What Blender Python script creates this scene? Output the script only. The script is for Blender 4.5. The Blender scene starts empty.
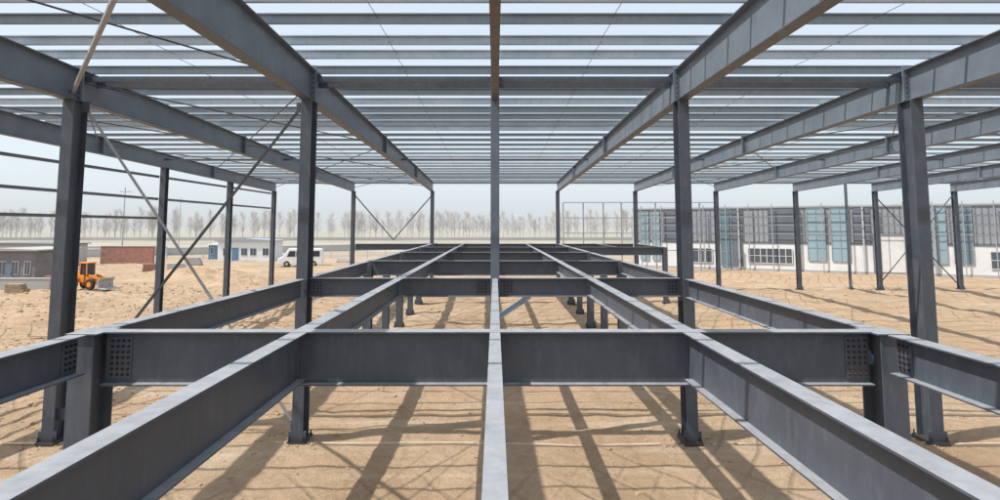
import bpy, bmesh, math, random
from mathutils import Vector, Matrix, noise
random.seed(7)
S = bpy.context.scene
COL = S.collection
R = math.radians
H = 5.66; F = 650.0; PX0 = 495.0; PY0 = 163.0; PITCH = R(5.6)
cp, sp = math.cos(PITCH), math.sin(PITCH)

def at(px, py, Y):
    a = (px-PX0)/F; b = (PY0-py)/F
    t = Y/(cp-b*sp)
    return Vector((a*t, Y, H+(sp+b*cp)*t))

def sm(t):
    t = max(0, min(1, t)); return t*t*(3-2*t)
def rise(x, y):
    return 0.5*sm((y-21)/30.0)

# ------------------------------------------------------------ materials
def new_mat(name):
    m = bpy.data.materials.new(name); m.use_nodes = True
    nt = m.node_tree; bs = nt.nodes['Principled BSDF']
    return m, nt, bs
def N(nt, t, **kw):
    n = nt.nodes.new(t)
    for k, v in kw.items():
        if k in n.inputs: n.inputs[k].default_value = v
        else: setattr(n, k, v)
    return n
def ramp(nt, fac, stops):
    r = nt.nodes.new('ShaderNodeValToRGB')
    e = r.color_ramp.elements
    while len(e) < len(stops): e.new(0.5)
    for i, (p, c) in enumerate(stops):
        e[i].position = p; e[i].color = (c[0], c[1], c[2], 1)
    nt.links.new(fac, r.inputs['Fac'])
    return r.outputs['Color']
def mixc(nt, fac, a, b, mode='MIX'):
    m = nt.nodes.new('ShaderNodeMix'); m.data_type = 'RGBA'; m.blend_type = mode
    for sock, v in ((m.inputs[0], fac), (m.inputs[6], a), (m.inputs[7], b)):
        if hasattr(v, 'is_linked'): nt.links.new(v, sock)
        elif isinstance(v, tuple): sock.default_value = (v[0], v[1], v[2], 1)
        else: sock.default_value = v
    return m.outputs[2]
def noise_fac(nt, scale, detail=5, rough=0.6, coord='Object', stretch=None, rot=0):
    tc = nt.nodes.new('ShaderNodeNewGeometry') if coord == 'World' else nt.nodes.new('ShaderNodeTexCoord')
    out = tc.outputs['Position'] if coord == 'World' else tc.outputs['Object']
    if stretch:
        mp = nt.nodes.new('ShaderNodeMapping'); mp.inputs['Scale'].default_value = stretch
        mp.inputs['Rotation'].default_value = (0, 0, rot)
        nt.links.new(out, mp.inputs['Vector']); out = mp.outputs['Vector']
    n = N(nt, 'ShaderNodeTexNoise', Scale=scale, Detail=detail, Roughness=rough)
    nt.links.new(out, n.inputs['Vector'])
    return n.outputs['Fac']
def bump(nt, bs, fac, strength, dist):
    b = N(nt, 'ShaderNodeBump', Strength=strength, Distance=dist)
    nt.links.new(fac, b.inputs['Height']); nt.links.new(b.outputs['Normal'], bs.inputs['Normal'])

def steel(name, c1, c2, dust_toplight=(0.44, 0.45, 0.465), dust_toplight_amt=0.75, rough=0.45, rust=0.0, streak=0.3, vary=0.0):
    m, nt, bs = new_mat(name)
    f = noise_fac(nt, 1.3, 6, 0.65, 'World')
    c = ramp(nt, f, [(0.3, c1), (0.7, c2)])
    f2 = noise_fac(nt, 9, 6, 0.75, 'World', (1, 1, 0.25))
    c = mixc(nt, ramp(nt, f2, [(0.5, (0, 0, 0)), (0.75, (streak,)*3)]), c, (0.22, 0.23, 0.24))
    if rust:
        f3 = noise_fac(nt, 14, 8, 0.8, 'World')
        c = mixc(nt, ramp(nt, f3, [(0.63, (0, 0, 0)), (0.70, (rust, rust, rust))]), c, (0.20, 0.08, 0.035))
    if vary:
        oi = nt.nodes.new('ShaderNodeObjectInfo')
        c = mixc(nt, 1.0, c, ramp(nt, oi.outputs['Random'], [(0.0, (1-vary,)*3), (1.0, (1, 1, 1))]), 'MULTIPLY')
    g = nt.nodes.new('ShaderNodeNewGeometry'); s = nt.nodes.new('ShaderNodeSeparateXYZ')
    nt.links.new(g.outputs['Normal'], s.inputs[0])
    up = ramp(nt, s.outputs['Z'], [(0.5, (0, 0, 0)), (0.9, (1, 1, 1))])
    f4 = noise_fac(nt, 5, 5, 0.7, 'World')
    du = ramp(nt, f4, [(0.25, (dust_toplight_amt*0.5,)*3), (0.7, (dust_toplight_amt,)*3)])
    c = mixc(nt, mixc(nt, 1.0, up, du, 'MULTIPLY'), c, dust_toplight)  # dust on upward faces, its colour lightened to paint in sunlit tops
    nt.links.new(c, bs.inputs['Base Color'])
    r = ramp(nt, f2, [(0.3, (rough-0.1,)*3), (0.7, (rough+0.2,)*3)])
    nt.links.new(r, bs.inputs['Roughness'])
    bump(nt, bs, f2, 0.12, 0.01)
    return m
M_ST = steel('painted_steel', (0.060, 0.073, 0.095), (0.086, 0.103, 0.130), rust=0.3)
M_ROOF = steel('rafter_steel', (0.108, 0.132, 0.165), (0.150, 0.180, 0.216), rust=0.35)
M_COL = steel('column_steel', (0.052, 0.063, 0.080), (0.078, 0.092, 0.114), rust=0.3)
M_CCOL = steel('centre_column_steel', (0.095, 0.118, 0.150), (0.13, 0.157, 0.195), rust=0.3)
M_PUR = steel('purlin_steel', (0.46, 0.56, 0.65), (0.58, 0.67, 0.74), rust=0.0, dust_toplight=(0.66, 0.70, 0.73), vary=0.60)
M_BROWN = steel('brown_steel', (0.085, 0.072, 0.068), (0.15, 0.115, 0.088), rust=0.5)  # browner steel for the centre rafter's bottom flange
M_ROD = steel('dark_rod', (0.03, 0.033, 0.04), (0.05, 0.055, 0.06), dust_toplight_amt=0.2)
M_LROD = steel('pale_rod', (0.24, 0.26, 0.28), (0.34, 0.36, 0.38), dust_toplight_amt=0.3)
M_BOLT = steel('bolt_steel', (0.012, 0.011, 0.011), (0.025, 0.02, 0.02), dust_toplight_amt=0.1, rust=0.2, streak=0)
M_RBOLT = steel('rusty_bolt_steel', (0.03, 0.015, 0.012), (0.06, 0.03, 0.022), dust_toplight_amt=0.1, rust=0.5, streak=0)
M_GREY = steel('galvanised', (0.36, 0.38, 0.40), (0.46, 0.48, 0.50), dust_toplight_amt=0.2)
M_BLUEG = steel('pale_blue_steel', (0.22, 0.30, 0.40), (0.28, 0.36, 0.46), dust_toplight_amt=0.2)

def plain(name, c1, c2=None, scale=3, rough=0.8, metallic=0.0, bumps=0.0, bscale=None):
    m, nt, bs = new_mat(name)
    c2 = c2 or tuple(x*0.85 for x in c1)
    f = noise_fac(nt, scale, 6, 0.65, 'World')
    nt.links.new(ramp(nt, f, [(0.3, c2), (0.7, c1)]), bs.inputs['Base Color'])
    bs.inputs['Roughness'].default_value = rough; bs.inputs['Metallic'].default_value = metallic
    if bumps: bump(nt, bs, f if not bscale else noise_fac(nt, bscale, 6, 0.7, 'World'), bumps, 0.03)
    return m
M_WHITE = plain('white_render', (0.72, 0.73, 0.74), (0.60, 0.61, 0.62), 0.8)
M_CLAD = plain('grey_cladding', (0.29, 0.315, 0.345), (0.24, 0.265, 0.295), 0.4, 0.7)
M_DCLAD = plain('dark_grey_cladding', (0.14, 0.165, 0.195), (0.11, 0.13, 0.155), 0.4, 0.7)
M_RIB = plain('cladding_rib', (0.17, 0.19, 0.215), None, 1)
M_TEAL = plain('teal_glazing', (0.15, 0.235, 0.28), (0.11, 0.18, 0.22), 0.5, 0.3)
M_TEALL = plain('pale_blue_glazing', (0.28, 0.40, 0.46), (0.23, 0.34, 0.40), 0.5, 0.35)
M_DGL = plain('dark_glazing', (0.09, 0.12, 0.15), (0.06, 0.08, 0.10), 0.5, 0.15)
M_PLINTH = plain('grey_plinth', (0.40, 0.40, 0.40), None, 1)
M_FRAME = plain('white_frame', (0.68, 0.68, 0.68), None, 2, 0.5)
M_BLUE = plain('blue_sheet', (0.12, 0.22, 0.36), None, 1, 0.5)
M_DDOOR = plain('grey_door_paint', (0.16, 0.20, 0.25), None, 1, 0.6)
M_GROOF = plain('grey_blue_roof_sheet', (0.34, 0.39, 0.45), None, 1, 0.5)
M_ORANGE = plain('orange_paint', (0.80, 0.27, 0.025), (0.66, 0.21, 0.02), 3, 0.45)
M_TYRE = plain('tyre_rubber', (0.03, 0.03, 0.03), (0.05, 0.045, 0.04), 5, 0.9)
M_DARK = plain('dark_metal', (0.05, 0.05, 0.05), None, 4, 0.6)
M_CARW = plain('white_car_paint', (0.82, 0.83, 0.85), (0.78, 0.78, 0.8), 1, 0.25)
M_GLASS = plain('car_glass', (0.03, 0.04, 0.05), None, 1, 0.1)
M_CONC = plain('concrete', (0.60, 0.50, 0.38), (0.5, 0.38, 0.26), 2, 0.9, bumps=0.4)
M_TRUNK = plain('haze_paled_bark', (0.50, 0.47, 0.45), (0.44, 0.42, 0.41), 0.3, 0.95)
M_TWIG = plain('haze_paled_twigs', (0.66, 0.63, 0.60), (0.54, 0.52, 0.51), 0.04, 0.95)  # distance haze painted into the pale bark and twig colours
M_FARTWIG = plain('hazy_twigs', (0.74, 0.735, 0.74), (0.66, 0.66, 0.67), 0.03, 0.95)  # far woodland, with still more haze put into its colour
M_ROAD = plain('asphalt', (0.36, 0.36, 0.36), (0.31, 0.31, 0.31), 0.1, 0.9)
M_STONE = plain('rubble', (0.45, 0.33, 0.22), (0.26, 0.185, 0.12), 4, 0.95, bumps=0.5)
M_PALEW = plain('pale_wall', (0.54, 0.53, 0.51), (0.43, 0.43, 0.42), 0.3, 0.9)
M_GREYW = plain('grey_wall', (0.42, 0.41, 0.40), (0.34, 0.34, 0.34), 0.05, 0.9)
M_OLD = plain('old_render', (0.24, 0.235, 0.235), (0.16, 0.155, 0.155), 1.2, 0.9, bumps=0.3)
M_WOOD = plain('weathered_timber', (0.40, 0.30, 0.20), (0.25, 0.18, 0.12), 5, 0.9)

def brick_mat():
    m, nt, bs = new_mat('red_brick')
    tc = nt.nodes.new('ShaderNodeTexCoord')
    b = N(nt, 'ShaderNodeTexBrick', Scale=3.0)
    b.inputs['Color1'].default_value = (0.36, 0.12, 0.09, 1); b.inputs['Color2'].default_value = (0.25, 0.09, 0.07, 1)
    b.inputs['Mortar'].default_value = (0.33, 0.26, 0.22, 1)
    mp = nt.nodes.new('ShaderNodeMapping'); mp.inputs['Rotation'].default_value = (R(90), 0, 0)
    nt.links.new(tc.outputs['Object'], mp.inputs[0]); nt.links.new(mp.outputs[0], b.inputs['Vector'])
    c = mixc(nt, ramp(nt, noise_fac(nt, 1.5, 6, .7, 'World'), [(.4, (0,0,0)), (.7, (.5,.5,.5))]), b.outputs['Color'], (.40, .31, .25))
    nt.links.new(c, bs.inputs['Base Color']); bs.inputs['Roughness'].default_value = 0.9
    return m
M_BRICK = brick_mat()

def ground_mat():
    m, nt, bs = new_mat('sandy_earth')
    f1 = noise_fac(nt, 0.22, 8, 0.6, 'World')
    c = ramp(nt, f1, [(0.30, (0.42, 0.285, 0.175)), (0.50, (0.52, 0.37, 0.24)), (0.72, (0.59, 0.445, 0.31))])
    f2 = noise_fac(nt, 2.6, 8, 0.72, 'World')
    c = mixc(nt, 0.42, c, ramp(nt, f2, [(0.32, (0.5, 0.5, 0.5)), (0.6, (1, 1, 1))]), 'MULTIPLY')
    f3 = noise_fac(nt, 22, 6, 0.8, 'World')
    c = mixc(nt, 0.55, c, ramp(nt, f3, [(0.36, (0.45, 0.42, 0.4)), (0.5, (1, 1, 1))]), 'MULTIPLY')
    f7 = noise_fac(nt, 7, 6, 0.8, 'World')
    c = mixc(nt, ramp(nt, f7, [(0.61, (0, 0, 0)), (0.69, (0.4, 0.4, 0.4))]), c, (0.33, 0.235, 0.155))
    f5 = noise_fac(nt, 0.9, 6, 0.7, 'World', (1, 0.25, 1))
    c = mixc(nt, ramp(nt, f5, [(0.58, (0, 0, 0)), (0.72, (0.45, 0.45, 0.45))]), c, (0.36, 0.265, 0.18))
    f6 = noise_fac(nt, 0.5, 5, 0.6, 'World', (0.2, 1.6, 1))
    c = mixc(nt, ramp(nt, f6, [(0.56, (0, 0, 0)), (0.68, (0.4, 0.4, 0.4))]), c, (0.68, 0.56, 0.43))
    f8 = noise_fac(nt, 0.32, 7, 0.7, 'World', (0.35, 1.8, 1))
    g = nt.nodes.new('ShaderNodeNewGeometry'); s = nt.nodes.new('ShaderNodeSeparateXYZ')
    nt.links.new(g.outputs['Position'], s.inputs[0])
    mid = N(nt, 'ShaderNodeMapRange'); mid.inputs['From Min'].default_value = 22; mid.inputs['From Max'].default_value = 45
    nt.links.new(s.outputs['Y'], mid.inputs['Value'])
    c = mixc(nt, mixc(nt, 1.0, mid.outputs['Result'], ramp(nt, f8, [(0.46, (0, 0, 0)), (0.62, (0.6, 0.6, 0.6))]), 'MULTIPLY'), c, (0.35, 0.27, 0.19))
    tr = None
    for rot, sc in ((R(24), 0.33), (R(-38), 0.27)):
        gg = nt.nodes.new('ShaderNodeNewGeometry')
        mp = nt.nodes.new('ShaderNodeMapping'); mp.inputs['Rotation'].default_value = (0, 0, rot)
        nt.links.new(gg.outputs['Position'], mp.inputs['Vector'])
        wv = N(nt, 'ShaderNodeTexWave', Scale=sc, Distortion=5.0, Detail=2.0); wv.inputs['Detail Scale'].default_value = 0.35
        nt.links.new(mp.outputs['Vector'], wv.inputs['Vector'])
        line = ramp(nt, wv.outputs['Fac'], [(0.0, (1, 1, 1)), (0.06, (0, 0, 0)), (1.0, (0, 0, 0))])
        mask = ramp(nt, noise_fac(nt, 0.09, 3, 0.5, 'World', (1, 1, 1), rot), [(0.45, (0, 0, 0)), (0.55, (0.75, 0.75, 0.75))])
        t1 = mixc(nt, 1.0, line, mask, 'MULTIPLY')
        c = mixc(nt, t1, c, (0.34, 0.245, 0.165))
        tr = t1 if tr is None else mixc(nt, 1.0, tr, t1, 'ADD')
    mr = N(nt, 'ShaderNodeMapRange'); mr.inputs['From Min'].default_value = 75; mr.inputs['From Max'].default_value = 150
    nt.links.new(s.outputs['Y'], mr.inputs['Value'])
    f4 = noise_fac(nt, 0.03, 6, 0.65, 'World', (1, 2.2, 1))
    far = ramp(nt, f4, [(0.35, (0.27, 0.255, 0.20)), (0.5, (0.35, 0.325, 0.265)), (0.65, (0.43, 0.395, 0.33))])
    c = mixc(nt, mr.outputs['Result'], c, far)
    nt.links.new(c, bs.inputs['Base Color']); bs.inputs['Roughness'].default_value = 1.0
    bs.inputs['Specular IOR Level'].default_value = 0.1
    ad = nt.nodes.new('ShaderNodeMath'); ad.operation = 'ADD'
    nt.links.new(f2, ad.inputs[0])
    ml = nt.nodes.new('ShaderNodeMath'); ml.operation = 'MULTIPLY'; ml.inputs[1].default_value = 0.5
    nt.links.new(f7, ml.inputs[0]); nt.links.new(ml.outputs[0], ad.inputs[1])
    sb = nt.nodes.new('ShaderNodeMath'); sb.operation = 'MULTIPLY_ADD'; sb.inputs[1].default_value = -0.5
    nt.links.new(tr, sb.inputs[0]); nt.links.new(ad.outputs[0], sb.inputs[2])
    bump(nt, bs, sb.outputs[0], 0.9, 0.17)
    return m
M_GROUND = ground_mat()

# ------------------------------------------------------------ mesh helpers
class MB:
    def __init__(s): s.v = []; s.f = []
    def hexa(s, p):
        n = len(s.v); s.v += [tuple(q) for q in p]
        for a in ((0,3,2,1),(4,5,6,7),(0,1,5,4),(1,2,6,5),(2,3,7,6),(3,0,4,7)):
            s.f.append(tuple(n+i for i in a))
        return s
    def box(s, x0, x1, y0, y1, z0, z1):
        return s.hexa([(x0,y0,z0),(x1,y0,z0),(x1,y1,z0),(x0,y1,z0),(x0,y0,z1),(x1,y0,z1),(x1,y1,z1),(x0,y1,z1)])
    def bar(s, a, b, w, h, up=(0,0,1)):
        a = Vector(a); b = Vector(b); d = (b-a).normalized(); up = Vector(up)
        sd = d.cross(up)
        if sd.length < 1e-4: sd = d.cross(Vector((0,1,0)))
        sd.normalize(); u = sd.cross(d)
        pts = []
        for q in (a, b):
            for i, j in ((-1,-1),(1,-1),(1,1),(-1,1)):
                pts.append(q+sd*(i*w/2)+u*(j*h/2))
        return s.hexa(pts)
    def tube(s, a, b, r0, r1=None, n=8, cap=True):
        r1 = r0 if r1 is None else r1
        a = Vector(a); b = Vector(b); d = (b-a).normalized()
        x = d.cross(Vector((0,0,1)))
        if x.length < 1e-3: x = Vector((1,0,0))
        x.normalize(); y = d.cross(x)
        k = len(s.v)
        for q, r in ((a, r0), (b, r1)):
            for i in range(n):
                t = 2*math.pi*i/n
                s.v.append(tuple(q+x*(r*math.cos(t))+y*(r*math.sin(t))))
        for i in range(n):
            j = (i+1) % n
            s.f.append((k+i, k+j, k+n+j, k+n+i))
        if cap:
            s.f.append(tuple(k+n-1-i for i in range(n))); s.f.append(tuple(k+n+i for i in range(n)))
        return s
    def prism(s, prof, y0, y1):
        k = len(s.v); n = len(prof)
        for y in (y0, y1):
            for (x, z) in prof: s.v.append((x, y, z))
        for i in range(n):
            j = (i+1) % n
            s.f.append((k+i, k+j, k+n+j, k+n+i))
        s.f.append(tuple(k+n-1-i for i in range(n))); s.f.append(tuple(k+n+i for i in range(n)))
        return s
    def mesh(s, name, mat):
        me = bpy.data.meshes.new(name); me.from_pydata(s.v, [], s.f)
        bm = bmesh.new(); bm.from_mesh(me); bmesh.ops.recalc_face_normals(bm, faces=bm.faces); bm.to_mesh(me); bm.free()
        me.materials.append(mat); me.update()
        return me
    def build(s, name, mat, parent=None, bevel=0.0):
        o = bpy.data.objects.new(name, s.mesh(name, mat)); COL.objects.link(o)
        if parent: o.parent = parent
        if bevel:
            b = o.modifiers.new('bevel', 'BEVEL'); b.width = bevel; b.segments = 2; b.limit_method = 'ANGLE'
        return o
def tag(o, label=None, cat=None, group=None, kind=None):
    if label: o['label'] = label
    if cat: o['category'] = cat
    if group: o['group'] = group
    if kind: o['kind'] = kind
    return o
def empty(name, loc, label, cat, group=None, rz=0):
    o = bpy.data.objects.new(name, None); o.empty_display_size = 0.3
    o.location = loc; o.rotation_euler = (0, 0, rz); COL.objects.link(o)
    return tag(o, label, cat, group)
def inst(name, me, parent, loc, rot=(0,0,0)):
    o = bpy.data.objects.new(name, me); COL.objects.link(o); o.parent = parent
    o.location = loc; o.rotation_euler = rot
    return o

ORD = ['first','second','third','fourth','fifth','sixth','seventh','eighth','ninth','tenth','eleventh','twelfth','thirteenth','fourteenth','fifteenth','sixteenth','seventeenth','eighteenth','nineteenth','twentieth']
def ordinal(n):
    if n <= 20: return ORD[n-1]
    t, u = divmod(n, 10)
    if u == 0: return {3:'thirtieth', 4:'fortieth'}[t]
    return {2:'twenty', 3:'thirty', 4:'forty'}[t]+' '+ORD[u-1]

bolt_me = MB().tube((0,0,0), (0,-0.022,0), 0.020, 0.017, 6).mesh('bolt', M_BOLT)
rbolt_me = MB().tube((0,0,0), (0,-0.022,0), 0.020, 0.017, 6).mesh('bolt', M_RBOLT)
bbolt_me = MB().tube((0,0,0), (0,-0.028,0), 0.028, 0.024, 6).mesh('bolt', M_BOLT)
anchor_me = MB().tube((0,0,0), (0,0,0.12), 0.02, 0.02, 6).tube((0,0,0), (0,0,0.035), 0.036, 0.036, 6).mesh('anchor_bolt', M_BOLT)

# ------------------------------------------------------------ ground (setting)
def axis(pts):
    out = []
    for a, b, st in pts:
        n = max(1, round((b-a)/st))
        out += [a+(b-a)*i/n for i in range(n)]
    out.append(pts[-1][1]); return out
xs = axis([(-1500,-200,130), (-200,-60,10), (-60,-24,0.6), (-24,22,0.26), (22,60,0.8), (60,200,10), (200,1500,130)])
ys = axis([(-60,2,4), (2,32,0.26), (32,70,0.5), (70,130,3), (130,400,15), (400,3500,250)])
vs = []; fs = []
def gz(x, y):
    z = rise(x, y)
    if y < 110 and abs(x) < 80:
        p = Vector((x, y, 0))
        z += 0.06*noise.noise(p*0.35) + 0.05*noise.noise(p*1.1+Vector((5,3,1))) + 0.032*noise.noise(p*2.7) - 0.03
        if y > 24 or x < -13:
            k = max(sm((y-24)/16), sm((-13-x)/8))
            z += 0.28*max(0, noise.noise(p*0.2+Vector((2,7,0))))*k + 0.14*noise.noise(p*0.8+Vector((1,9,4)))*k
    return z
for y in ys:
    for x in xs: vs.append((x, y, gz(x, y)))
nx = len(xs)
for j in range(len(ys)-1):
    for i in range(nx-1):
        a = j*nx+i; fs.append((a, a+1, a+nx+1, a+nx))
me = bpy.data.meshes.new('ground'); me.from_pydata(vs, [], fs); me.materials.append(M_GROUND)
for p in me.polygons: p.use_smooth = True
go = bpy.data.objects.new('ground', me); COL.objects.link(go); tag(go, kind='structure')

ico = bmesh.new(); bmesh.ops.create_icosphere(ico, subdivisions=1, radius=1)
iv = [v.co.copy() for v in ico.verts]; ifc = [tuple(v.index for v in f.verts) for f in ico.faces]; ico.free()
def lumps(mb, x, y, r, fl=0.55):
    k = len(mb.v); rot = Matrix.Rotation(random.random()*6.28, 3, 'Z'); sx = random.uniform(.7,1.3); sy = random.uniform(.7,1.3)
    base = gz(x, y)
    for v in iv:
        w = Vector((v.x*sx, v.y*sy, v.z*fl))*(r*random.uniform(0.7, 1.25)); w = rot @ w
        mb.v.append((x+w.x, y+w.y, base+w.z+r*0.1))
    for f in ifc: mb.f.append(tuple(k+i for i in f))
mb = MB()
for i in range(3600):
    y = 9+random.random()**0.9*48; x = random.uniform(-0.85, 0.85)*y*1.1
    if noise.noise(Vector((x*0.25, y*0.25, 9))) < 0.0 and random.random() < .75: continue
    lumps(mb, x, y, random.choice([0.015, 0.02, 0.02, 0.03, 0.035, 0.05, 0.06])*(1 if y < 22 else 1.5))
for i in range(1300):
    y = random.uniform(19, 60); x = -random.uniform(0.26, 0.76)*y
    lumps(mb, x, y, random.choice([0.04, 0.05, 0.07, 0.1, 0.14])*(y/40)**.5)
for cx, cy in ((-11.7,18),(-5.2,18),(5.2,18),(11.65,18),(8.8,17),(-12.5,19.5)):
    for i in range(34):
        a = random.random()*6.28; r = random.uniform(.3, 1.2)
        lumps(mb, cx+r*math.cos(a), cy+r*math.sin(a)*.7, random.uniform(.02,.08))
o = mb.build('rubble', M_STONE); tag(o, 'loose clods and stones strewn over the sandy ground', 'rubble', kind='stuff')
for (x, y, L, rz, lb) in ((-16.5, 24.5, 1.8, 20, 'weathered plank lying on the sand left of the outer left column'), (-14.5, 31, 1.4, -35, 'short timber scrap on the sand behind the outer left column'),
                      (9.2, 16.4, 1.2, 62, 'short timber scrap between the two right columns of the near row'), (-8.3, 20.4, 1.3, -15, 'timber scrap near the crossing of the left braces'), (-22, 33, 2.2, 8, 'long plank on the sand before the left wall columns')):
    o = MB().box(-L/2, L/2, -.07, .07, 0, .04).box(-L/2+.1, L/2-.3, .065, .17, 0.005, .035).build('timber_scrap', M_WOOD)
    o.location = (x, y, gz(x, y)+.03); o.rotation_euler = (0, R(2), R(rz)); tag(o, lb, 'plank')

mb = MB()
x = -14.0
while x < 15:
    w = random.uniform(0.8, 2.5); y = 17.8+random.uniform(-.02,.02)
    a = Vector((x, y, gz(x, y)+0.004)); b = Vector((x+w, y, gz(x+w, y)+0.004))
    if random.random() < 0.85: mb.bar(a, b, 0.07, 0.03)
    x += w
o = mb.build('ground_strip', M_CONC); tag(o, 'faint pale concrete line between the nearest column bases', 'concrete strip')
for xx, yy, rr, hh, lb in ((-27, 43, 2.0, 0.5, 'low heap of sandy earth in front of the orange loader'), (-25.5, 62, 4.0, 0.8, 'long low spoil heap in front of the white site cabin'), (-33,72,5,0.9,'spoil heap beside the red brick wall'),
     (-19.5, 37, 1.5, 0.45, 'small earth mound beside the nearer left wall column'), (-39, 49, 2.2, 0.6, 'earth mound between the flat roofed hut and the loader')):
    vsx = []; fsx = []; n = 30
    for j in range(n+1):
        for i in range(n+1):
            u = i/n*2-1; v = j/n*2-1
            r = math.sqrt(u*u+v*v)
            X = xx+u*rr*1.3; Y = yy+v*rr
            z = hh*max(0, 1-r)**.8*(0.8+0.7*noise.noise(Vector((X, Y, 3))*0.9))+0.16*noise.noise(Vector((X,Y,0))*2.5)*(r < .95)
            vsx.append((X, Y, gz(X, Y)+z-0.06))
    for j in range(n):
        for i in range(n):
            a = j*(n+1)+i; fsx.append((a, a+1, a+n+2, a+n+1))
    me = bpy.data.meshes.new('earth_heap'); me.from_pydata(vsx, [], fsx); me.materials.append(M_GROUND)
    for p in me.polygons: p.use_smooth = True
    o = bpy.data.objects.new('earth_heap', me); COL.objects.link(o); tag(o, lb, 'earth heap')

# ------------------------------------------------------------ beams and columns
def beam(label, p0, p1, depth, width, mat=None, group=None, cat='steel beam', name='floor_beam', tw=0.014, tf=0.022):
    mat = mat or M_ST
    p0 = Vector(p0); p1 = Vector(p1); mid = (p0+p1)/2
    root = empty(name, mid, label, cat, group)
    a = p0-mid; b = p1-mid; dz = Vector((0,0,1))
    MB().bar(a-dz*depth/2, b-dz*depth/2, tw, depth-2*tf).build('web', mat, root)
    MB().bar(a-dz*tf/2, b-dz*tf/2, width, tf).build('top_flange', mat, root, 0.003)
    MB().bar(a-dz*(depth-tf/2), b-dz*(depth-tf/2), width, tf).build('bottom_flange', mat, root, 0.003)
    return root
def bolts(root, cx, cz, nx_, nz_, dx, dz, y, me=None):
    for i in range(nx_):
        for j in range(nz_):
            inst('bolt', me or bolt_me, root, (cx+(i-(nx_-1)/2)*dx, y, cz+(j-(nz_-1)/2)*dz))

FL = 4.27
GY = [8.93, 17.97, 27.0, 36.0, 45.0, 54.0]
XL, XR = -5.4, 5.2
cross_lab = ['deep grey cross beam spanning the foreground, nearest to the viewer',
 'grey cross beam between the two near inner roof columns, second nearest',
 'grey mezzanine cross beam, third from the viewer', 'grey mezzanine cross beam, fourth from the viewer',
 'grey mezzanine cross beam, fifth from the viewer', 'grey mezzanine cross beam at the far end of the deck frame']
for i, y in enumerate(GY):
    dep = [0.70, 0.50, 0.60, 0.60, 0.6, 0.6][i]; w = 0.26
    x0 = XL+0.19 if i == 0 else -5.2+0.17
    x1 = XR-0.19 if i == 0 else 5.2-0.17
    r = beam(cross_lab[i], (x0, y, FL), (x1, y, FL), dep, w)
    xm = (x0+x1)/2
    if i == 0:
        for X, me_ in ((x0+0.2, bolt_me), (x1-0.17, rbolt_me)):
            MB().box(X-xm-0.15, X-xm+0.15, -0.026, -0.0085, -0.62, -0.08).build('splice_plate', M_ST, r)
            bolts(r, X-xm, -0.35, 4, 7, 0.072, 0.074, -0.027, me_)
        for X in (-2.6, 0.0, 2.6):
            MB().box(X-xm-0.006, X-xm+0.006, -0.128, -0.008, -0.675, -0.025).build('stiffener', M_ST, r)
            MB().box(X-xm-0.006, X-xm+0.006, 0.008, 0.128, -0.675, -0.025).build('stiffener', M_ST, r)
    if i == 1:
        for X in (-0.36, 0.36, x0+0.2, x1-0.2):
            MB().box(X-0.15, X+0.15, -0.024, -0.0085, -0.43, -0.06).build('splice_plate', M_ST, r)
            bolts(r, X, -0.245, 3, 4, 0.09, 0.085, -0.025, bbolt_me)
beam('right wing beam at the fifth cross beam line, reaching the outer right line', (5.5, 45.0, FL), (11.5, 45.0, FL), 0.55, 0.24)
beam('right wing beam at the far end of the deck', (5.5, 54.0, FL), (11.4, 54.0, FL), 0.55, 0.24)
beam('left wing beam at the far end of the deck', (-11.5, 54.0, FL), (-5.5, 54.0, FL), 0.5, 0.24)
beam('far right side beam joining the two right wing beams', (11.65, 45.2, FL), (11.65, 53.7, FL), 0.5, 0.24)
beam('middle side beam between the two right wing beams', (8.4, 45.2, FL), (8.4, 53.8, FL), 0.4, 0.2)
bays = [(-3.0, GY[0]-0.14)] + [(GY[i]+0.14, GY[i+1]-0.14) for i in range(5)]
bayname = ['running from under the viewer to the nearest cross beam', 'between the first and second cross beams',
  'between the second and third cross beams', 'between the third and fourth cross beams',
  'between the fourth and fifth cross beams', 'in the farthest bay of the deck']
lines = [(XL, 'far left outer', 0.5, 0.24), (-2.6, 'left inner', 0.62, 0.22), (0.0, 'thin centre', 0.40, 0.14), (2.6, 'right inner', 0.62, 0.22), (XR, 'far right outer', 0.5, 0.24)]
for li, (x, ln, dep, w) in enumerate(lines):
    for b, (y0, y1) in enumerate(bays):
        xx = x if (b < 1 or li not in (0,)) else -5.2
        a, c = y0, y1
        if li in (0, 4):
            a += 0.17 if b else 0; c -= 0.2
        if li == 2 and b == 1: c = GY[1]-0.16
        if li == 2 and b == 2: a = GY[1]+0.3
        x_a = XL if (li == 0 and b == 1) else xx
        d_ = min(dep, 0.46) if (b > 0 and li in (1, 3)) else dep
        r = beam('%s grey deck beam %s' % (ln, bayname[b]), (x_a, a, FL-0.003), (xx, c, FL-0.003), d_, w)
        if b == 0 and li in (0, 4):
            s = 1 if li == 0 else -1; L2 = (c-a)/2
            MB().box(min(s*0.0075, s*0.022), max(s*0.0075, s*0.022), L2-0.32, L2-0.02, -0.43, -0.07).build('splice_plate', M_ST, r)
            for i_ in range(3):
                for j_ in range(5):
                    inst('bolt', bolt_me if li == 0 else rbolt_me, r, (s*0.022, L2-0.08-i_*0.085, -0.11-j_*0.07), (0, 0, R(90)*s))
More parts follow.
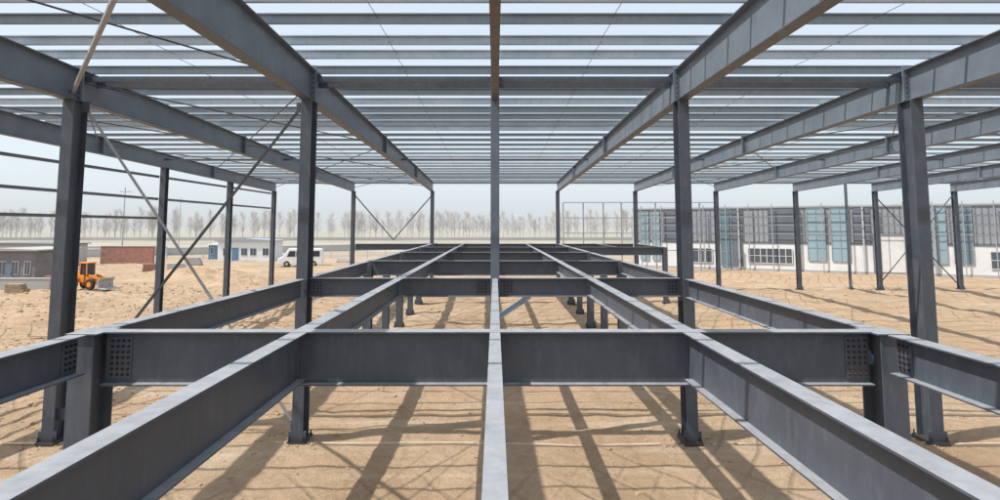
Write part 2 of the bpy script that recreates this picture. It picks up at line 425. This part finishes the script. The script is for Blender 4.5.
def column(label, x, y, z1, depth, width, mat=None, name='roof_column', cat='steel column', group=None, tf=0.022, tw=0.014, cap=False):
    mat = mat or M_COL
    z0 = rise(x, y)+0.03
    root = empty(name, (x, y, z0), label, cat, group)
    h = z1-z0
    MB().box(-width/2, width/2, -depth/2, -depth/2+tf, 0.03, h).build('flange', mat, root, 0.003)
    MB().box(-width/2, width/2, depth/2-tf, depth/2, 0.03, h).build('flange', mat, root, 0.003)
    MB().box(-tw/2, tw/2, -depth/2+tf, depth/2-tf, 0.03, h-0.001).build('web', mat, root)
    bw = width/2+0.09; bd = depth/2+0.1
    MB().box(-bw, bw, -bd, bd, -0.06, 0.03).build('base_plate', M_DARK, root, 0.004)
    for sx in (-1, 1):
        for sy in (-1, 1):
            inst('anchor_bolt', anchor_me, root, (sx*(bw-0.05), sy*(bd-0.05), 0.03))
        g0, g1 = sorted((sx*(width/2+0.001), sx*(width/2+0.08)))
        MB().box(g0, g1, -depth/2+.002, -depth/2+0.018, 0.03, 0.28).build('gusset', mat, root)
    if cap:
        MB().box(-width/2-0.05, width/2+0.05, -depth/2-0.03, depth/2+0.03, h, h+0.02).build('cap_plate', mat, root)
    return root
for sx, nm in ((0, 'left'), (1, 'right')):
    for i, y in enumerate(GY):
        if i in (1, 5): continue
        x = (XL, XR)[sx] if i == 0 else (-5.2, 5.2)[sx]
        lab = 'stout near %s deck post at the end of the nearest cross beam' % nm if i == 0 else '%s deck post under the %s cross beam' % (nm, ORD[i])
        column(lab, x, y, FL-0.024, 0.5 if i == 0 else 0.42, 0.32 if i == 0 else 0.34, name='deck_post', cat='steel post', mat=M_ST, cap=(i == 0))
    for j, y in enumerate((31.5, 40.5)):
        column('%s deck post standing midway in the %s far bay of the deck' % (nm, ORD[j]), (-5.2, 5.2)[sx], y, FL-0.51, 0.36, 0.3, name='deck_post', cat='steel post', mat=M_ST)
column('centre deck post carrying the slanting pale channel', 0.0, 36.0, FL-0.61, 0.26, 0.22, name='deck_post', cat='steel post', mat=M_ST)
column('outer right deck post under the fifth cross beam line', 11.65, 45.0, FL-0.02, 0.34, 0.28, name='deck_post', cat='steel post', mat=M_ST)

top = lambda y: H+4.4-0.021*(y-18)
def sof(y):
    P = [(-6, 3.38), (18, 3.50), (30, 3.36), (54.4, 2.9)]
    for (a, za), (b, zb) in zip(P, P[1:]):
        if y <= b: return H+za+(zb-za)*(y-a)/(b-a)
    return H+2.9
YA, YB = 17.97, 54.0
for x, lab, w, dep in ((-11.75, 'outermost left column of the nearest row, with braces bolted to it', 0.32, 0.62), (-5.2, 'left inner column of the nearest row', 0.30, 0.56),
                  (0.0, 'slender centre column of the nearest row', 0.24, 0.30), (5.2, 'right inner column of the nearest row', 0.30, 0.56), (11.62, 'outermost right column of the nearest row', 0.34, 0.62)):
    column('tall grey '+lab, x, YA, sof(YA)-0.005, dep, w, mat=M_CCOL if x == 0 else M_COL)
FR = [-18.35, -11.75, -5.2, 0.0, 5.2, 11.65, 18.35, 24.95, 31.55, 38.15, 44.75]
for k, x in enumerate(FR):
    if x == 0:
        column('slender column at the far end hidden behind the centre column', x, YB, sof(YB)-0.005, 0.3, 0.2); continue
    side = 'left' if x < 0 else 'right'
    n = sum(1 for q in FR if (q < 0) == (x < 0) and abs(q) <= abs(x) and q != 0)
    column('far end roof column, %s from the centre on the %s' % (ORD[n-1], side), x, YB, sof(YB)-0.005, 0.42, 0.28)
for y, nm in ((36.0, 'nearer'), (45.0, 'farther')):
    column('%s wall column on the left edge of the frame' % nm, -18.35, y, sof(y)-0.005, 0.4, 0.3, name='wall_column')
column('slim wind post at the far right end beside the braced bay', 29.2, YB+.1, top(YB)-.1, 0.2, 0.16, name='wind_post', cat='steel post', mat=M_ROOF)

YS = [-4, 6, 18, 30, 42, 54.4]
def seg(mb, x0, x1, f0, f1):
    for a, b in zip(YS, YS[1:]):
        mb.hexa([(x0,a,f0(a)),(x1,a,f0(a)),(x1,b,f0(b)),(x0,b,f0(b)),(x0,a,f1(a)),(x1,a,f1(a)),(x1,b,f1(b)),(x0,b,f1(b))])
    return mb
def rafter_meshes(w, matb):
    t = 0.02
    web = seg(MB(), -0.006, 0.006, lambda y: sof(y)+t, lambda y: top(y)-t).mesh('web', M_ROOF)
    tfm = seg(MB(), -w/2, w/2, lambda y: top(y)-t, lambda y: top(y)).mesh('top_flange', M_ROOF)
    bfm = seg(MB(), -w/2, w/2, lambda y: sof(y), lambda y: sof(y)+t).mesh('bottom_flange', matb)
    ep = {}
    for y in (YA, 30, 42):
        e = 0.12 if y == YA else 0.05
        ep[y] = MB().box(-w/2-0.03, w/2+0.03, y-0.028, y+0.028, sof(y)+(0.021), top(y)+e).mesh('splice_plate', M_ROOF)
    return web, tfm, bfm, ep
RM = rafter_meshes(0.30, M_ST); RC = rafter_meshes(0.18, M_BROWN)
for x in FR:
    side = 'left' if x < 0 else 'right'
    n = sum(1 for q in FR if (q < 0) == (x < 0) and abs(q) <= abs(x) and q != 0)
    lab = 'centre rafter with brown underside running straight overhead' if x == 0 else 'deep grey roof rafter, %s from the centre on the %s' % (ORD[n-1], side)
    r = empty('roof_rafter', (x, 0, 0), lab, 'rafter')
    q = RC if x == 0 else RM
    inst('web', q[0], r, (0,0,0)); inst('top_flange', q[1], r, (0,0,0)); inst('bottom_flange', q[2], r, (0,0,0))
    for y in q[3]: inst('splice_plate', q[3][y], r, (0,0,0))
    if x != 0:
        for y in (YA, 30):
            for s in (-1, 1):
                for j in range(6):
                    inst('bolt', bolt_me, r, (s*0.1, y-0.03, sof(y)+0.1+j*(top(y)-sof(y)-0.2)/5))
x0p, x1p = -18.9, 46.0
def purlin_mesh(hP, wP, tP=0.006):
    pm = MB()
    pm.box(x0p, x1p, -tP/2, tP/2, 0, hP); pm.box(x0p, x1p, -wP, -tP/2, hP-tP, hP); pm.box(x0p, x1p, tP/2, wP, 0, tP)
    pm.box(x0p, x1p, wP-tP, wP, tP, tP+.02); pm.box(x0p, x1p, -wP, -wP+tP, hP-tP-.02, hP-tP)
    return pm.mesh('roof_purlin', M_PUR)
PN = purlin_mesh(0.22, 0.07); PF = purlin_mesh(0.13, 0.045)
ypur = []
y = 53.7
while y > 5.5:
    ypur.append(y); y -= 1.6 if y > 31 else 1.42
for i, y in enumerate(ypur):
    r = bpy.data.objects.new('roof_purlin', PN if y < 29 else PF); COL.objects.link(r)
    r.location = (0, y+random.uniform(-.12,.12), top(y)+0.006)
    r.rotation_euler = (random.uniform(-.06,.06)-0.08, random.uniform(-.0006,.0006), random.uniform(-.002,.002))
    tag(r, 'thin grey roof purlin crossing the whole roof, %s from the far eave' % ordinal(i+1), 'purlin', 'purlins laid across the roof rafters')
def hbar(name, label, cat, a, b, w, h, mat, group=None):
    o = MB().bar(a, b, w, h).build(name, mat); return tag(o, label, cat, group)
hbar('eave_strut', 'long grey eave strut along the far end of the roof', 'strut', (-18.4, YB+0.48, top(YB)+0.02), (45, YB+0.48, top(YB)+0.02), 0.09, 0.16, M_ROOF)
for tier, yy, dz_ in (('front', YA+0.35, -0.20), ('rear', YA+0.95, -0.24)):
    z = top(YA)+dz_
    for i, (a, b) in enumerate(zip(FR[1:7], FR[2:7])):
        hbar('tie_beam', '%s dark tube strut over the near column row, %s bay from the left' % (tier, ORD[i]), 'strut', (a+0.02, yy, z), (b-0.02, yy, z), 0.15, 0.15, M_COL, 'tube struts over the near column row')
z = top(36)-0.3
for i, (a, b) in enumerate(zip(FR[:-1], FR[1:])):
    hbar('tie_beam', 'dark tube strut between rafters halfway down the roof, %s bay from the left' % ORD[i], 'strut', (a+0.02, 36, z), (b-0.02, 36, z), 0.10, 0.10, M_COL, 'tube struts at mid roof')
k = 0
for a, b in zip(FR[:-1], FR[1:]):
    xm = (a+b)/2; mb = MB()
    for ya, yb in zip(ypur[:-1], ypur[1:]):
        mb.tube((xm, ya, top(ya)+0.13), (xm, yb, top(yb)+0.05), 0.008, n=4, cap=False)
    o = mb.build('sag_rod', M_ROD); k += 1
    tag(o, 'thin sag rod line threading the purlins, %s bay from the left' % ORD[k-1], 'rod', 'sag rods between purlins')
def rod(label, a, b, r, mat=M_ROD, name='brace_rod', group=None):
    o = MB().tube(a, b, r, n=8).build(name, mat)
    tag(o, label, 'brace', group); return o
zz = lambda y: top(y)-0.35
for bi, (a, b) in enumerate(((-18.35, -11.75), (-11.75, -5.2), (11.65, 18.35), (31.55, 38.15))):
    for yi, (ya, yb) in enumerate(((6, 18), (18, 30), (30, 42), (42, 54))):
        nm = ['edge left', 'second left', 'right', 'far right'][bi]; rn = ['nearest', 'second', 'third', 'farthest'][yi]
        if not (bi == 0 and yi == 0):
            rod('roof cross rod leaning right, %s bay, %s panel' % (nm, rn), (a+.05, ya+.1, zz(ya)), (b-.05, yb-.1, zz(yb)), 0.022)
        if not (bi == 1 and yi == 0):
            rod('roof cross rod leaning left, %s bay, %s panel' % (nm, rn), (b-.05, ya+.1, zz(ya)-.06), (a+.05, yb-.1, zz(yb)-.06), 0.022)
o = MB().bar((-11.70, 17.75, H+3.72), (-5.3, 9.2, H+4.0), 0.09, 0.09).build('roof_strut', M_LROD)
tag(o, 'thick pale grey strut rising from the outer left column head to the roof', 'strut')
def brace(label, a, b, w, mat):
    a = Vector(a); b = Vector(b)
    r = empty('diagonal_brace', (a+b)/2, label, 'brace')
    m = (a+b)/2
    MB().bar(a-m, b-m, w, 0.012, up=(0,1,0)).build('angle_leg', mat, r)
    MB().bar(a-m+Vector((0,w/2,0)), b-m+Vector((0,w/2,0)), 0.012, w, up=(0,1,0)).build('angle_leg', mat, r)
    for q in (a-m, b-m):
        MB().box(q.x-.12, q.x+.12, q.y-.02, q.y-.008, q.z-.15, q.z+.15).build('gusset_plate', M_COL, r)
    return r
brace('pale diagonal brace falling right from the outer left column', (-11.5, YA+0.05, 9.0), (-5.35, YA+0.05, 0.35), 0.075, M_LROD)
brace('black diagonal brace falling left from the inner left column', (-5.4, YA-0.12, 8.95), (-11.55, YA-0.12, 0.7), 0.08, M_ROD)
def frod(lbl, xa, za, xb, zb): rod(lbl, (xa, YB+.1, za), (xb, YB+.1, zb), 0.05, M_COL)
frod('far end brace falling right from the second left column', -11.6, 8.2, -8.4, 4.6)
frod('far end brace falling left from the first left column', -5.3, 8.2, -8.4, 4.6)
frod('far right end wall cross brace falling right', 31.6, 8.2, 38.0, 1.0)
frod('far right end wall cross brace falling left', 38.0, 8.2, 31.6, 1.0)
for i, (z, ) in enumerate(((2.67,), (1.45,), (0.40,))):
    for j, (ya, yb) in enumerate(((16, 35.8), (36.2, 44.8), (45.2, 53.8))):
        if j > 0 and i == 2: continue
        o = MB().box(-18.55, -18.53, ya, yb, H+z, H+z+0.13).box(-18.53, -18.47, ya, yb, H+z+.12, H+z+0.13).build('wall_girt', M_ROOF)
        tag(o, '%s grey girt on the left wall line, %s bay' % (['upper', 'middle', 'lower'][i], ['near', 'middle', 'far'][j]), 'girt', 'girts on the left wall line')
a = at(496, 318, 35.8); b = at(530, 296, 35.8)
a.x = 0.12; b.z = min(b.z, FL-0.62)
r = empty('inclined_strut', (a+b)/2, 'short pale blue slanting channel under the deck behind the centre column', 'strut')
m_ = (a+b)/2; d_ = (b-a)
MB().bar(a-m_, b-m_, 0.02, 0.24).build('web', M_BLUEG, r)
for s in (-1, 1):
    up = Vector((0,1,0)).cross(d_).normalized()
    MB().bar(a-m_+up*s*.131, b-m_+up*s*.131, 0.12, 0.02, up=up).build('flange', M_BLUEG, r)

# ------------------------------------------------------------ right-hand hall
Y0f, Y1f = 85.0, 66.0
ax0 = (634-PX0)/F; ax1 = (1000-PX0)/F
P0 = Vector((ax0*(0.995*Y0f-.2), Y0f, 0.42)); P1 = Vector((ax1*(0.995*Y1f-.2), Y1f, 0.42))
dr = (P1-P0).normalized()
def u_of(px):
    a = (px-PX0)/F
    return (a*(0.995*Y0f-.2)-P0.x)/(dr.x-0.995*a*dr.y)
ang = math.atan2(dr.y, dr.x)
hall = empty('factory_hall', P0, 'long grey ribbed factory hall with pale blue glazed bays and white lower wall', 'building', rz=ang)
UE = u_of(1075); TOP = 7.5; MID = 3.3
MB().box(0, UE, 0.0, 18, 0.35, MID).build('wall', M_WHITE, hall)
MB().box(-0.1, UE+.1, -0.06, 18.1, -0.6, 0.35).build('plinth', M_PLINTH, hall)
MB().box(0, UE, 0.03, 18, MID, TOP).build('cladding', M_CLAD, hall)
mb = MB(); u = 0.3
while u < UE:
    mb.box(u, u+0.09, -0.02, 0.028, MID+.1, TOP-.15); u += 0.55
mb.build('cladding_ribs', M_RIB, hall)
MB().box(-0.2, UE+.2, -0.15, 18.2, TOP, TOP+0.16).build('roof_edge', M_GREY, hall)
MB().box(0, UE, -0.05, -0.001, MID-.06, MID+.06).build('band', M_RIB, hall)
for z_ in (4.4, 5.4, 6.4, 7.4): MB().box(0, UE, -.48, -.42, z_, z_+.06).build('wall_rail', M_LROD, hall)
u = 1.2
while u < UE:
    MB().box(u-.05, u+.05, -.60, -.485, 0.1, 7.9).build('frame_post', M_LROD, hall); u += 2.6
def panel(px0, px1, z0, z1, mat, ncol, nrow, name='glazing'):
    a, b = u_of(px0), u_of(px1)
    g = MB().box(a, b, -0.09, -0.052, z0, z1).build(name, mat, hall)
    if name == 'dark_panel': return
    mb = MB()
    for i in range(ncol+1):
        x = a+(b-a)*i/ncol; mb.box(x-.04, x+.04, -0.14, -0.092, z0, z1)
    for j in range(nrow+1):
        z = z0+(z1-z0)*j/nrow
        for i in range(ncol):
            xa = a+(b-a)*i/ncol+.041; xb = a+(b-a)*(i+1)/ncol-.041
            mb.box(xa, xb, -0.13, -0.092, z-.03, z+.03)
    mb.build('mullions', M_FRAME if name == 'window' else M_LROD, g)
panel(641, 649, 1.0, 7.2, M_TEALL, 1, 4); panel(653, 660, 1.0, 7.2, M_TEALL, 1, 4)
panel(664, 682, MID+.1, 7.3, M_DCLAD, 1, 1, 'dark_panel')
panel(686, 712, 0.9, 2.6, M_DGL, 4, 1, 'window')
panel(721, 732, 0.5, 7.3, M_TEAL, 2, 4); panel(733, 743, 0.5, 7.3, M_DCLAD, 1, 1, 'dark_panel')
panel(748, 792, 1.0, 2.7, M_DGL, 7, 2, 'window')
panel(770, 800, MID+.1, 7.3, M_DCLAD, 1, 1, 'dark_panel')
panel(808, 826, 1.4, 7.3, M_TEALL, 2, 4); panel(832, 850, 1.4, 7.3, M_TEALL, 2, 4)
panel(855, 871, MID+.1, 7.3, M_DCLAD, 1, 1, 'dark_panel'); panel(908, 920, MID+.1, 7.3, M_DCLAD, 1, 1, 'dark_panel')
panel(928, 947, 1.4, 7.3, M_TEALL, 2, 4); panel(954, 973, 1.4, 7.3, M_TEAL, 2, 4)
panel(990, 1030, 1.0, 2.7, M_DGL, 6, 2, 'window')
a, b = u_of(874), u_of(905)
d = MB().box(a, b, -0.12, -0.001, 0.36, 4.3).build('door', M_FRAME, hall)
MB().box(a-.12, a-.01, -0.2, -0.001, 0.36, 4.4).box(b+.01, b+.12, -0.2, -0.001, 0.36, 4.4).box(a-.12, b+.12, -0.2, -0.121, 4.31, 4.45).box((a+b)/2-.03, (a+b)/2+.03, -0.135, -0.121, 0.4, 4.28).build('door_frame', M_RIB, d)
u = 0.0
while u < UE:
    MB().box(u-.09, u+.09, -0.26, -0.145, 0.36, TOP-.01).build('pilaster', M_GREY, hall); u += 6.5

SY = 77.0
pxs = (563, 583, 603, 621, 634, 655, 677, 699, 716)
sx0 = (563-PX0)/F*SY
sk = empty('distant_steel_skeleton', (sx0, SY, 0.45), 'thin bare post and rail skeleton standing beyond the deck, left of the factory hall', 'steel frame')
for px in pxs:
    x = (px-PX0)/F*SY-sx0
    MB().box(x-.07, x+.07, -.08, .08, 0, 8.0).build('post', M_LROD, sk)
xe = (716-PX0)/F*SY-sx0
for z_ in (8.01, 6.2, 4.4, 2.4):
    MB().box(0, xe, -.15, -.085, z_, z_+.1).build('rail', M_LROD, sk)

# ------------------------------------------------------------ background left
def mk_building(name, label, cat, px0, px1, Y, h, dep, wallm, roofm, wins, overhang=0.3, rz=0, doorpx=None, roofh=0.25, doorm=None):
    x0 = (px0-PX0)/F*Y; x1 = (px1-PX0)/F*Y
    r = empty(name, (x0, Y, 0.35), label, cat, rz=rz); L = x1-x0
    MB().box(0, L, 0, dep, 0, h).build('wall', wallm, r)
    MB().prism([(-overhang, h), (L+overhang, h), (L+overhang, h+.12), (L/2, h+roofh), (-overhang, h+.12)], -overhang, dep+overhang).build('roof', roofm, r)
    for (a, b, z0, z1) in wins:
        w = MB().box(a*L-.06, b*L+.06, -.05, -.001, z0-.06, z1+.06).build('window', M_FRAME, r)
        MB().box(a*L, (a+b)/2*L-.03, -.07, -.051, z0, z1).box((a+b)/2*L+.03, b*L, -.07, -.051, z0, z1).build('pane', M_DGL, w)
    if doorpx:
        d = MB().box(doorpx*L-.5, doorpx*L+.5, -.06, -.001, 0.02, 2.1).build('door', doorm or M_BLUE, r)
        MB().box(doorpx*L+.33, doorpx*L+.4, -.1, -.061, .95, 1.1).build('handle', M_DARK, d)
    return r
M_CAB = plain('cabin_panel', (0.76, 0.77, 0.78), (0.70, 0.71, 0.72), 0.8)
mk_building('site_cabin', 'white site cabin with grey roof beside the white van', 'cabin', 220, 276, 100, 3.1, 4, M_CAB, M_GROOF, [(.10,.20,1,2),(.42,.52,1,2),(.58,.68,1,2),(.80,.90,1,2)], doorpx=.31, roofh=.45)
mk_building('site_cabin', 'small blue and white kiosk left of the white site cabin', 'cabin', 211, 218, 104, 2.4, 2, M_BLUE, M_CAB, [(.3,.7,1,2)], roofh=.3)
mk_building('low_hut', 'low grey rendered hut with flat roof at the left edge', 'hut', -30, 40, 60, 3.1, 6, M_OLD, M_GREYW, [(.5,.58,1,2.1),(.68,.76,1,2.1),(.86,.93,1,2.1)], doorpx=.62, doorm=M_DDOOR)
mk_building('long_shed', 'long pale shed behind the flat roofed hut', 'shed', -40, 62, 84, 3.0, 6, M_PALEW, M_RIB, [(.3,.4,1,1.9),(.6,.7,1,1.9)])
yw = empty('yard_wall', ((0-PX0)/F*54, 54, gz(-41, 54)), 'low grey yard wall in front of the flat roofed hut', 'wall')
MB().box(-3, 4.6, 0, .25, -.2, .9).build('wall_panel', M_GREYW, yw)
MB().box(-3.05, 4.65, -.04, .29, .9, .98).build('coping', M_PALEW, yw)
bw = empty('brick_wall', ((104-PX0)/F*92, 92, 0.4), 'long low red brick wall behind the orange loader', 'brick wall')
MB().box(0, 7.4, 0, .4, 0, 2.5).build('brickwork', M_BRICK, bw)
MB().box(-.05, 7.45, -.05, .45, 2.5, 2.6).build('coping', M_CONC, bw)
for k_, (px, Y, L, hh, mt, lb) in enumerate(((146, 74, 1.6, .8, M_BRICK, 'small brick stack on the sand right of the red wall'), (170, 80, 2.2, .6, M_PALEW, 'pale block stack behind the left wall column'), (190, 88, 1.8, .9, M_GREYW, 'grey block stack left of the blue kiosk'),
      (48, 58, 1.6, .7, M_BRICK, 'brick stack between the flat roofed hut and the loader'), (338, 96, 2.5, .5, M_PALEW, 'low pale block stack right of the white van'), (10, 51, 1.5, .6, M_WOOD, 'timber stack in front of the low yard wall'))):
    x = (px-PX0)/F*Y
    r = empty('block_stack', (x, Y, gz(x, Y)), lb, 'block stack', rz=R(random.uniform(-20, 20)))
    MB().box(0, L, 0, .9, -.1, .12).build('pallet', M_WOOD, r)
    nn = 3
    for q in range(nn):
        j0 = random.uniform(0, .1)
        MB().box(j0, L-random.uniform(0, .15)-q*.1, .02+j0*.4, .88-q*.05, .121+q*(hh/nn), .12+(q+1)*(hh/nn)-.004).build('block_layer', mt, r)

def wheel(parent, x, y, z, r, w):
    t = MB().tube((0,-w/2,0), (0,w/2,0), r, r, 20).build('wheel', M_TYRE, parent, 0.03); t.location = (x,y,z)
    MB().tube((0,-w/2-.02,0), (0,w/2+.02,0), r*.5, r*.5, 14).build('rim', M_GREY if parent.get('category') != 'loader' else M_ORANGE, t)
lx = (79-PX0)/F*54
ld = empty('wheel_loader', (lx, 54.0, gz(lx+1.5, 54.0)+.05), 'small orange wheel loader parked on the sand at far left', 'loader', rz=R(-10))
ld.scale = (.84, .9, .95)
MB().prism([(-.1,.6),(1.6,.6),(1.6,1.2),(.2,1.35),(-.05,1.2)], -.5, .5).build('engine_body', M_ORANGE, ld, .05)
MB().box(-.22,-.11,-.55,.55,.5,.95).build('counterweight', M_DARK, ld, .02)
MB().box(.25,.8,-.515,-.501,.75,1.05).build('grille', M_DARK, ld)
cab = MB().prism([(1.05,1.2),(1.9,1.2),(1.82,2.2),(1.15,2.2)], -.42, .42).build('cab', M_GLASS, ld)
MB().box(1.0,1.98,-.54,.54,2.2,2.3).build('cab_roof', M_ORANGE, cab, .03)
mb = MB()
for x in (1.08, 1.86):
    for y in (-.46, .46): mb.bar((x,y,1.2), (x+.05 if x < 1.5 else x-.05,y,2.2), .08, .08)
mb.build('cab_post', M_ORANGE, cab)
MB().prism([(1.6,.5),(2.75,.5),(2.75,.95),(2.1,1.15),(1.6,1.15)], -.38, .38).build('front_frame', M_ORANGE, ld, .03)
for s in (-1,1):
    MB().bar((2.1, s*.45, 1.2), (3.1, s*.45, .95), .1, .17).bar((3.06, s*.45, .98), (3.65, s*.45, .35), .1, .15).build('lift_arm', M_ORANGE, ld)
    MB().prism([(.1,1.02),(1.1,1.02),(1.2,.93),(0,.93)], min(s*.52, s*.86), max(s*.52, s*.86)).build('mudguard', M_ORANGE, ld)
MB().prism([(3.5,.1),(4.35,.04),(4.37,.1),(3.62,.22),(3.55,.75),(3.8,.98),(3.75,1.03),(3.43,.8)], -.9, .9).build('bucket', M_GREYW, ld)
for x in (.6, 2.5):
    for s in (-1, 1): wheel(ld, x, s*.68, .46, .46, .32)
MB().tube((.4,.2,1.25),(.4,.2,1.85),.05).build('exhaust', M_DARK, ld)
def vehicle(name, label, cat, px, Y, prof, glassp, L, w, mat, rz=0, sc=1.0):
    x = (px-PX0)/F*Y
    r = empty(name, (x, Y, gz(x, Y)+.02), label, cat, rz=rz); r.scale = (sc, sc, sc)
    MB().prism(prof, -w/2, w/2).build('body', mat, r, .08)
    for a_, b_ in glassp:
        MB().prism([(a_, 1.2), (b_, 1.2), (b_, 1.85), (a_+(.3 if a_ < 1.2 else 0), 1.85)], -w/2-.015, w/2+.015).build('side_window', M_GLASS, r)
    MB().hexa([(.48,-w/2+.1,1.24),(.48,w/2-.1,1.24),(.56,w/2-.1,1.24),(.56,-w/2+.1,1.24),(1.03,-w/2+.15,1.98),(1.03,w/2-.15,1.98),(1.12,w/2-.15,1.98),(1.12,-w/2+.15,1.98)]).build('windscreen', M_GLASS, r)
    for xx in (L*.2, L*.8):
        for s in (-1, 1): wheel(r, xx, s*(w/2-.08), .36, .36, .2)
    MB().box(-.04, .1, -w/2+.1, w/2-.1, .35, .5).build('bumper', M_DARK, r)
    for s in (-1, 1): MB().box(-.03, .04, s*(w/2-.25)-.12, s*(w/2-.25)+.12, .62, .8).build('headlight', M_FRAME, r)
    return r
vehicle('parked_van', 'white van parked beside the white site cabin', 'van', 281, 86, [(0,.3),(5.0,.3),(5.05,1.2),(4.9,2.1),(1.2,2.15),(.55,1.25),(0,1.0)], [(1.0,1.95),(2.05,3.3),(3.4,4.7)], 5.0, 1.9, M_CARW, R(10), 1.12)

r_ = MB().box(-520, 110, 172, 184, 0.3, 0.56).build('road', M_ROAD); r_['kind'] = 'structure'
wl = empty('boundary_wall', (0, 246, 0.5), 'long low grey boundary wall in front of the distant trees', 'wall')
MB().box(-300, 80, -.15, .15, 0, 1.2).build('wall_panel', M_GREYW, wl)
wl = empty('boundary_wall', (-20, 150, 0.5), 'middle distance panel fence slanting away beyond the site cabins', 'wall', rz=R(38))
MB().box(-85, 8, -.1, .1, 0, 1.2).build('wall_panel', M_PALEW, wl)
MB().box(-85, 8, -.14, .14, 1.2, 1.3).build('coping', M_GREYW, wl)
wl = empty('boundary_wall', (-62, 118, 0.5), 'nearer pale wall left of the site cabins', 'wall', rz=R(-4))
MB().box(-40, 3, -.15, .15, 0, 1.5).build('wall_panel', M_PALEW, wl)
MB().box(-40, 3, -.2, .2, 1.5, 1.6).build('coping', M_GREYW, wl)
fn = empty('wire_fence', (0, 108, 0.45), 'thin post and wire fence crossing the field behind the deck', 'fence')
fpm = MB().box(-.05, .05, -.05, .05, 0, 1.6).mesh('fence_post', M_GREY)
for i in range(40): inst('fence_post', fpm, fn, (-60+i*3, 0, 0))
for z_ in (.5, 1.0, 1.5): MB().box(-60, 57, -.075, -.051, z_, z_+.03).build('fence_wire', M_GREY, fn)
for px, Y, hh in ((125, 95, 11), (181, 150, 12)):
    x = (px-PX0)/F*Y
    r = empty('utility_pole', (x, Y, .4), 'thin utility pole %s' % ('left of the site cabins' if px == 125 else 'standing by the distant road'), 'pole')
    MB().tube((0,0,0),(0,0,hh),.11,.07).build('pole_shaft', M_GREY, r)
    MB().box(-.8,.8,-.06,.06,hh-.7,hh-.58).build('cross_arm', M_GREY, r)

# ------------------------------------------------------------ bare trees
def tree_variant(h, seed):
    rnd = random.Random(seed)
    tr = MB(); cr = MB()
    pts = [Vector((0,0,0))]
    for i in range(1, 6): pts.append(Vector((rnd.uniform(-.12,.12)*i*.5, rnd.uniform(-.1,.1)*i*.5, h*0.85*i/5)))
    for i in range(5): tr.tube(pts[i], pts[i+1], .12*(1-i/6), .12*(1-(i+1)/6), 5, False)
    for i in range(56):
        t = rnd.uniform(.15, .95); k = min(4, int(t*5)); q = pts[k].lerp(pts[k+1], t*5-k)
        a = rnd.random()*6.28; ln = h*.25*(1.15-t)*rnd.uniform(.7,1.3)+.5
        d = Vector((math.cos(a)*.6, math.sin(a)*.6, 1)).normalized()
        e = q+d*ln
        tr.tube(q, e, .022, .01, 3, False)
        for j in range(13):
            s = q.lerp(e, rnd.uniform(.1, 1)); dd = (d+Vector((rnd.uniform(-.7,.7), rnd.uniform(-.7,.7), rnd.uniform(-.1,.6)))).normalized()
            e2 = s+dd*rnd.uniform(.6, 2.0); wv = dd.cross(Vector((rnd.uniform(-1,1), rnd.uniform(-1,1), .2))).normalized()*.019
            n = len(cr.v); cr.v += [tuple(s-wv), tuple(s+wv), tuple(e2)]; cr.f.append((n, n+1, n+2))
    return tr.mesh('trunk', M_TRUNK), cr.mesh('crown', M_TWIG)
TV = [tree_variant(13, s) for s in (1, 2, 3, 4, 5, 6)]
x = -240.0
while x < 86:
    Y = random.choice((284, 293, 303)) + random.uniform(-2.5, 2.5)
    tv = random.choice(TV)
    r = empty('bare_tree', (x, Y, .45), 'bare leafless tree in the distant row beyond the road', 'tree', 'bare trees in the distant row', rz=random.random()*6)
    s = random.uniform(.75, 1.15)*(1.0+0.2*noise.noise(Vector((x*.03, 1, 2)))); r.scale = (s*1.15, s*1.15, s)
    inst('trunk', tv[0], r, (0,0,0)); inst('crown', tv[1], r, (0,0,0))
    x += random.uniform(1.0, 2.3)
mb = MB()
for i in range(34000):
    x = random.uniform(-440, 320); y = random.uniform(400, 460)
    hgt = 13+4*noise.noise(Vector((x*.02, 0, 4)))+3*noise.noise(Vector((x*.13, 0, 7)))
    z = .4+random.random()**1.35*hgt; a = random.uniform(-.6,.6)
    n = len(mb.v); l = random.uniform(1, 3.4)
    mb.v += [(x-.13, y, z), (x+.13, y, z), (x+math.sin(a)*l, y, z+math.cos(a)*l)]; mb.f.append((n, n+1, n+2))
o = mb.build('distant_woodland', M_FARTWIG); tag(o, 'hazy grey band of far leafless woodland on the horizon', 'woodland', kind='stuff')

# ------------------------------------------------------------ light, sky, camera
to_sun = Vector((-0.60, -0.20, 1.0)).normalized()
el = math.asin(to_sun.z); az = math.atan2(to_sun.x, to_sun.y)
sd = bpy.data.lights.new('sun', 'SUN'); sd.energy = 5.0; sd.angle = R(0.53); sd.color = (1.0, 0.965, 0.91)
so = bpy.data.objects.new('sun', sd); COL.objects.link(so); so.rotation_euler = to_sun.to_track_quat('Z', 'Y').to_euler()
so.location = (0, 0, 60)
w = bpy.data.worlds.new('World'); S.world = w; w.use_nodes = True
nt = w.node_tree; bg = nt.nodes['Background']
sky = nt.nodes.new('ShaderNodeTexSky'); sky.sky_type = 'NISHITA'; sky.sun_disc = False
sky.sun_elevation = el; sky.sun_rotation = az; sky.dust_density = 3.0; sky.air_density = 1.0; sky.ozone_density = 1.0
hz = mixc(nt, 0.55, sky.outputs['Color'], (7.8, 8.6, 9.3))
nt.links.new(hz, bg.inputs['Color']); bg.inputs['Strength'].default_value = 0.142
cam = bpy.data.cameras.new('camera'); co = bpy.data.objects.new('camera', cam); COL.objects.link(co)
co.location = (0, 0, H); co.rotation_euler = (R(90)+PITCH, 0, 0)
cam.sensor_width = 36; cam.lens = F/1000*36; cam.shift_x = 0.005; cam.shift_y = -0.087
cam.clip_start = 0.1; cam.clip_end = 6000
S.camera = co
S.view_settings.view_transform = 'Standard'; S.view_settings.look = 'None'; S.view_settings.exposure = 0
